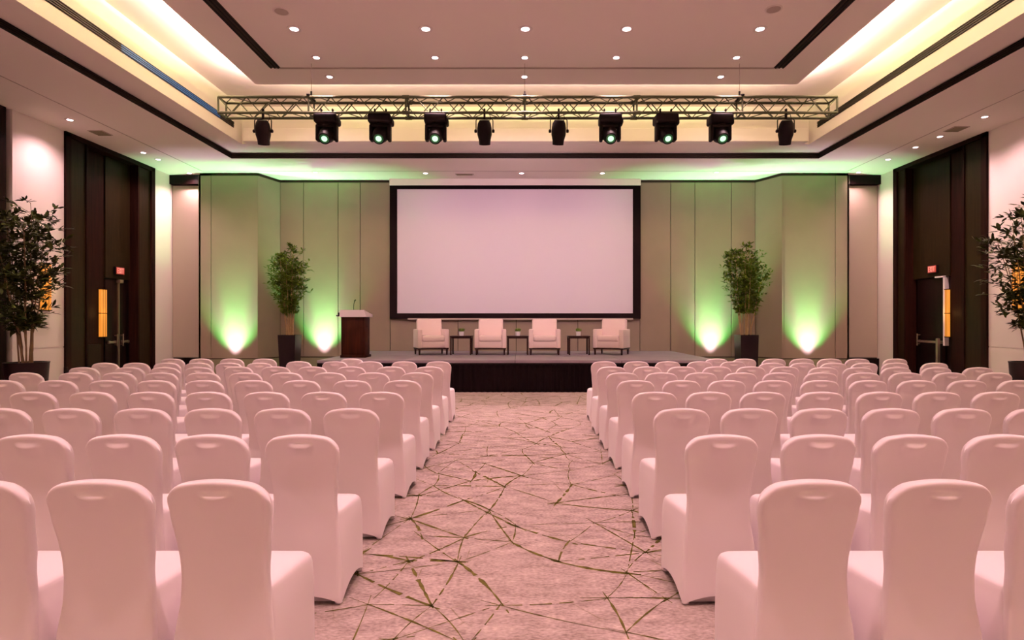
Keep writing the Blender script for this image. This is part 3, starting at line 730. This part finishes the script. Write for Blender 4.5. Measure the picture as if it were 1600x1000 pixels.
for px in (341, 482, 634, 820, 995, 1160, 1308):
    x = at(px, TY); b_ = MB()
    for dy in (0, TD): b_.tube([(x, dy, 0), (x, dy, H_)], 0.018, 8)
    for dz in (0, H_): b_.tube([(x, 0, dz), (x, TD, dz)], 0.018, 8)
    if px in (634, 820, 995):
        for dy in (0, TD):
            for dz in (0, H_): b_.tube([(x - 0.06, dy, dz), (x + 0.06, dy, dz)], 0.034, 10)
    b_.obj('cross_frame', 'alu', t)
for px, l in ((482, 'left'), (820, 'middle'), (1160, 'right')):
    x = at(px, TY)
    c = thing('hanging_cable', 'thin steel cable holding the truss from the ceiling, %s of three' % l, 'cable', (x, TY + TD / 2, TZ1), 0, 'truss suspension cables')
    MB().tube([(0, 0, 0.03), (0, 0, ZR - TZ1)], 0.004, 6).obj('wire', 'steel', c)
    MB().box(-0.03, 0.03, -TD / 2 - 0.03, TD / 2 + 0.03, 0.02, 0.05, 0.005).box(-0.014, 0.014, -0.014, 0.014, 0.05, 0.16, 0.004).obj('clamp', 'blackm', c)

def moving_head(t):
    b_ = MB()
    for s_ in (-0.10, 0.10):
        b_.box(s_ - 0.015, s_ + 0.015, -0.02, 0.02, -0.10, 0.03, 0.004); b_.tube([(s_, -0.028, 0.0), (s_, -0.02, 0.03), (s_, 0.02, 0.03), (s_, 0.035, 0.0), (s_, 0.025, -0.02)], 0.010, 6)
    b_.box(-0.13, 0.13, -0.03, 0.03, -0.085, -0.065, 0.003); b_.obj('hook_clamp', 'blackm', t)
    b_ = MB().box(-0.20, 0.20, -0.15, 0.16, -0.24, -0.08, 0.035, 3); b_.box(0.14, 0.23, -0.10, 0.10, -0.26, -0.14, 0.03, 2, mtx=T((0.0, 0, 0)))
    b_.obj('base', 'blackm', t)
    y = MB().lathe([(0.10, -0.27), (0.10, -0.23)], 20)
    y.box(-0.18, 0.18, -0.07, 0.07, -0.31, -0.25, 0.02, 2)
    for s_ in (-1, 1):
        a, c = (0.125, 0.19) if s_ > 0 else (-0.19, -0.125)
        y.box(a, c, -0.075, 0.075, -0.545, -0.25, 0.028, 3)
    y.obj('yoke', 'blackm', t)
    hm = T((0, 0, -0.42)) @ R(math.radians(-38), 'X')       # head tilts down towards the seats; the lens looks along local -Y turned down
    hm = T((0, 0, -0.42)) @ R(math.radians(40), 'X') @ R(PI / 2, 'X')
    h = MB().lathe([(0.04, -0.19), (0.10, -0.165), (0.13, -0.10), (0.135, 0.02), (0.12, 0.12), (0.105, 0.19), (0.085, 0.195), (0.08, 0.17)], 28, mtx=hm)
    hd = h.obj('head', 'blackm', t)
    MB().lathe([(0.088, 0.150), (0.084, 0.189), (0.052, 0.190)], 24, mtx=hm, cap=False).obj('lens_ring', 'lensrim', hd)
    o = MB().lathe([(0.053, 0.160), (0.053, 0.188), (0.03, 0.197), (0.008, 0.200)], 24, mtx=hm).obj('lens', 'lens', hd); o['label'] = 'glowing pale green lens'
    arc = [(0.140 * math.cos(a), 0.140 * math.sin(a), 0.03) for a in [PI * 0.15 + PI * 0.7 * i / 12 for i in range(13)]]
    MB().tube(arc, 0.007, 6, mtx=hm @ R(PI, 'Z')).obj('head_trim', 'alu', hd)
def par_can(t, tilt=28, turn=10):
    b_ = MB().box(-0.018, 0.018, -0.02, 0.02, -0.14, 0.035, 0.005); b_.tube([(0, -0.028, 0.0), (0, -0.02, 0.03), (0, 0.02, 0.03), (0, 0.035, 0.0)], 0.012, 6); b_.obj('hook_clamp', 'blackm', t)
    b_ = MB().tube([(-0.15, 0, -0.36), (-0.15, 0, -0.17), (-0.135, 0, -0.145), (0.135, 0, -0.145), (0.15, 0, -0.17), (0.15, 0, -0.36)], 0.010, 6); b_.obj('yoke', 'blackm', t)
    hm = T((0, 0, -0.36)) @ R(math.radians(turn), 'Z') @ R(-math.radians(180 - tilt), 'X')
    MB().lathe([(0.03, -0.19), (0.085, -0.185), (0.115, -0.13), (0.13, -0.05), (0.13, 0.06), (0.105, 0.16), (0.10, 0.235), (0.085, 0.235), (0.08, 0.20)], 24, mtx=hm).obj('can', 'blackm', t)
    b_ = MB()
    for s_ in (-1, 1): b_.lathe([(0.028, 0.0), (0.032, 0.035), (0.02, 0.045)], 12, mtx=T((s_ * 0.135, 0, -0.36)) @ R(s_ * PI / 2, 'Y'))
    b_.obj('yoke_knob', 'blackm', t)
    cl = lamp('can_lamp', 'SPOT', tuple(hm @ Vector((0, 0, 0.25))), E_STAGE, (1.0, 0.68, 0.82), (hm.to_euler()), parent=t, spot_size=math.radians(84), spot_blend=0.7, shadow_soft_size=0.08)
    cl.rotation_euler = (math.radians(76), 0, -math.radians(turn) * 0.4)
    MB().tube([(0.06, 0.02, -0.22), (0.11, 0.03, -0.12), (0.08, 0.02, -0.03)], 0.006, 5).obj('power_cable', 'blackm', t)
zc = TZ0 + 0.03
mh = None
for i, px in enumerate((511, 594.5, 681, 953, 1040, 1125)):
    l = 'black moving-head stage light with green lens on the truss, %s of six from the left' % ORD[i + 1]
    if mh is None:
        mh = thing('moving_head_light', l, 'stage light', (at(px, TY), TY, zc), 0, 'moving-head lights on the truss'); moving_head(mh)
    else: copy_thing(mh, (at(px, TY), TY, zc), l, random.uniform(-0.06, 0.06))
for px, tn, l in ((411, 16, 'black can spotlight in a yoke at the left end of the truss'), (757, 0, 'black can spotlight in a yoke just left of the truss middle'),
                  (873, 4, 'black can spotlight in a yoke just right of the truss middle'), (1228, -14, 'black can spotlight in a yoke at the right end of the truss')):
    t = thing('can_spotlight', l, 'stage light', (at(px, TY), TY, zc), 0, 'can spotlights on the truss'); par_can(t, 24, tn)

# ------------------------------------------------------------------ covered banquet chairs
def interp(tab, z):
    if z <= tab[0][0]: return tab[0][1]
    for (a, va), (b2, vb) in zip(tab[:-1], tab[1:]):
        if z <= b2:
            s_ = (z - a) / (b2 - a); s_ = s_ * s_ * (3 - 2 * s_) * 0.6 + s_ * 0.4
            return va + (vb - va) * s_
    return tab[-1][1]
W_TAB = [(0, 0.212), (0.15, 0.206), (0.30, 0.192), (0.44, 0.175), (0.54, 0.169), (0.68, 0.180), (0.80, 0.194), (0.87, 0.197), (0.94, 0.197)]
Y_TAB = [(0, 0.0), (0.25, 0.035), (0.46, 0.055), (0.60, 0.050), (0.78, 0.018), (0.94, -0.030)]
T_TAB = [(0, 0.016), (0.35, 0.020), (0.55, 0.027), (0.94, 0.030)]
def backrest_mesh():
    us = [(-0.86 + 1.72 * i / 26, 1) for i in range(27)]
    us += [(0.86 + 0.14 * abs(math.cos(a)) ** 0.62, math.copysign(abs(math.sin(a)) ** 0.62, math.sin(a))) for a in [PI / 2 - PI * i / 8 for i in range(1, 8)]]
    us += [(0.86 - 1.72 * i / 26, -1) for i in range(27)]
    us += [(-0.86 - 0.14 * abs(math.cos(a)) ** 0.62, -math.copysign(abs(math.sin(a)) ** 0.62, math.sin(a))) for a in [PI / 2 - PI * i / 8 for i in range(1, 8)]]
    ds = [0.925, 0.91, 0.88, 0.84, 0.79, 0.74, 0.69, 0.64, 0.59, 0.55, 0.51, 0.47, 0.43, 0.39, 0.35, 0.31, 0.27, 0.23, 0.19, 0.16, 0.135, 0.12, 0.11, 0.10, 0.092, 0.085, 0.080, 0.075, 0.070, 0.065, 0.060, 0.055, 0.05, 0.045, 0.040, 0.036, 0.032, 0.028, 0.024, 0.020, 0.016, 0.011, 0.007, 0.004, 0.0015, 0.0]
    V_ = []; n = len(us)
    for d in ds:
        for (u, s_) in us:
            au = min(1.0, abs(u)); c = max(0.0, (au - 0.64) / 0.36)
            top = 0.925 - 0.032 * au ** 2 - 0.075 * (1 - math.sqrt(max(0, 1 - c * c)))
            hem = 0.012 + 0.042 * (1 - au ** 2.2)
            z = hem + (top - hem) * (1 - d / 0.925)
            dd = (top - z)
            fct = max(0, 1 - (1 - min(1, dd / 0.026)) ** 3.2) ** (1 / 3.2)
            th = interp(T_TAB, z) * s_ * (0.12 + 0.88 * fct if d > 0 else 0.12)
            y = interp(Y_TAB, z) + th
            if s_ == -1:
                # soft hollow of the hand hold under the top edge, and a slight hollow of the stretched back
                zc = 0.886 + 0.006 * (1 - (u / 0.3) ** 2)
                e = (u / 0.31) ** 2 + ((z - zc) / (0.036 if z < zc else 0.007)) ** 2
                y += 0.003 * max(0, 1 - e)
                b2 = max(0.0, 1 - (u / 0.34) ** 2) ** 0.7; q = (z - (0.868 - 0.012 * b2)) 
                y -= 0.021 * b2 * (max(0.0, 1 - (q / 0.026)) if q > 0 else max(0.0, 1 + q / 0.10) ** 2)
                y += 0.008 * (1 - u * u) * math.exp(-((z - 0.62) / 0.2) ** 2)
            V_.append((interp(W_TAB, z) * u, y, z))
    F_ = []
    for i in range(len(ds) - 1):
        for k in range(n):
            a, b2 = i * n + k, i * n + (k + 1) % n
            F_.append((a, b2, b2 + n, a + n))
    F_.append(tuple(range(n))[::-1]); F_.append(tuple((len(ds) - 1) * n + k for k in range(n)))
    return MB().add(V_, F_).mesh('backrest', 'cover', angle=70)
def seat_mesh():
    def ring(z, wr, wf, yr, yf, r, hemr=None, k=1.0):
        pts = []
        cs = [((-wr + r), yr + r, PI, 1.5 * PI), ((wr - r), yr + r, 1.5 * PI, 2 * PI), ((wf - r), yf - r, 0, 0.5 * PI), ((-wf + r), yf - r, 0.5 * PI, PI)]
        raw = []
        for (cx_, cy_, a0_, a1_) in cs:
            for i in range(7):
                a = a0_ + (a1_ - a0_) * i / 6; raw.append((cx_ + r * math.cos(a), cy_ + r * math.sin(a)))
        out = []
        for i in range(len(raw)):
            p, q = raw[i], raw[(i + 1) % len(raw)]
            out.append(p)
            if i % 7 == 6:
                for j in range(1, 8): out.append((p[0] + (q[0] - p[0]) * j / 8, p[1] + (q[1] - p[1]) * j / 8))
        return [(x, y) for x, y in out]
    lev = [  # z, wr, wf, yr, yf, corner radius
        (0.0, .212, .213, .005, .452, .022), (0.10, .208, .213, .012, .450, .024), (0.20, .201, .214, .025, .449, .028), (0.30, .192, .214, .036, .450, .034),
        (0.355, .184, .213, .043, .453, .040), (0.39, .178, .211, .048, .457, .045), (0.405, .174, .209, .05, .459, .046), (0.425, .170, .2065, .052, .461, .048), (0.443, .167, .203, .053, .460, .05), (0.457, .163, .197, .054, .454, .05), (0.466, .157, .188, .055, .444, .05)]
    rows = []
    for (z, wr, wf, yr, yf, r) in lev:
        rg = ring(z, wr, wf, yr, yf, r)
        if z < 0.05:
            rr_ = []
            for (x, y) in rg:
                ux, uy = min(1, abs(x) / 0.205), min(1, abs(y - 0.228) / 0.215)
                zz = 0.012 + 0.055 * (1 - min(ux, uy) ** 2.0)
                rr_.append((x, y, zz))
            rows.append(rr_)
        else: rows.append([(x, y, z) for x, y in rg])
    cx_, cy_ = 0.0, 0.25
    for s_, dz in ((0.9, 0.007), (0.72, 0.014), (0.45, 0.019), (0.15, 0.021)):
        rows.append([(x * s_, cy_ + (y - cy_) * s_, 0.466 + dz) for (x, y, z) in rows[10]])
    n = len(rows[0]); V_ = [p for r_ in rows for p in r_]; F_ = []
    for i in range(len(rows) - 1):
        for k in range(n):
            a, b2 = i * n + k, i * n + (k + 1) % n
            F_.append((a, b2, b2 + n, a + n))
    F_.append(tuple((len(rows) - 1) * n + k for k in range(n)))
    return MB().add(V_, F_).mesh('seat', 'cover', angle=70)
proto_b, proto_s = backrest_mesh(), seat_mesh()
proto_f = MB().lathe([(0.016, 0.0), (0.021, 0.006), (0.020, 0.022), (0.012, 0.045)], 10).mesh('foot', 'cover')
CH = None
def chair(x, y, rz, label, group):
    global CH
    if CH is None:
        CH = thing('banquet_chair', label, 'chair', (x, y, 0), rz, group)
        for nm, me, lc in (('seat', proto_s, (0, 0, 0)), ('backrest', proto_b, (0, 0, 0)), ('foot', proto_f, (-0.19, 0.022, 0)), ('foot', proto_f, (0.19, 0.022, 0)), ('foot', proto_f, (-0.19, 0.432, 0)), ('foot', proto_f, (0.19, 0.432, 0))):
            o = bpy.data.objects.new(nm, me); COL.objects.link(o); o.parent = CH; o.location = lc
    else: copy_thing(CH, (x, y, 0), label, rz, group)
ROWS = [  # top of the backs in the picture, centres of the backs left and right of the aisle
    (750, [336.5, 148, -45], [1271, 1475, 1673]),
    (679, [469, 327, 187, 45, -97], [1130.5, 1283, 1428, 1571, 1712]),
    (638, [547, 438.5, 329, 219, 106, -3], [1067, 1173, 1283, 1396, 1508, 1622]),
    (612, [595, 504, 414, 323, 232.5, 141, 48, -45], [1024, 1109, 1194, 1285, 1377, 1468, 1560, 1652]),
    (594, [628, 549, 469, 394, 317.5, 242, 167, 87, 3], [994, 1066, 1137, 1209, 1283, 1359, 1435, 1514, 1593]),
    (582, [651, 582, 514, 446, 382, 316, 250, 184, 116, 38], [973, 1034, 1096, 1158, 1219, 1284, 1351, 1417, 1486, 1557]),
    (572.6, [670, 610, 548, 487, 430, 371, 314, 257, 200, 129], [956, 1012, 1066, 1121, 1174, 1227, 1282, 1342, 1402, 1465, 1530]),
    (564.5, [684.6, 631, 577.5, 522.5, 466, 414, 365, 315, 266, 226.5, 184], [944, 995, 1044, 1094, 1146, 1196, 1245, 1294, 1341, 1393, 1462]),
    (560.3, [549, 412, 361, 313, 268], [1120, 1163, 1210, 1254, 1291, 1337, 1400]),
]
rname = ['back row nearest the viewer', 'second row from the back', 'third row from the back', 'fourth row from the back', 'fifth row from the back', 'sixth row from the back', 'seventh row from the back', 'eighth row from the back', 'ninth and farthest row']
for ri, (ty, lf, rt) in enumerate(ROWS):
    for sd, lst in (('left', lf), ('right', rt)):
        last = None
        for ci, px in enumerate(lst):
            tp_ = ty
            if ri == 7 and ci > 4: tp_ = 566.8
            if ri == 6 and ci > 5: tp_ = 573.8
            Yt = (0.925 - HC) * -F / (tp_ - VY)
            x = at(px, Yt)
            rz = random.uniform(-0.02, 0.02)
            sg = -1 if sd == 'left' else 1
            if last is not None and abs(x) < abs(last) + 0.452: x = last + sg * 0.452
            last = x
            pos = 'at the aisle' if ci == 0 and ri < 8 else '%s from the aisle' % ORD[ci + 1]
            chair(x, Yt + 0.03, rz, 'white covered chair %s, %s, %s block' % (pos, rname[ri], sd), 'white covered chairs in the %s block' % sd)
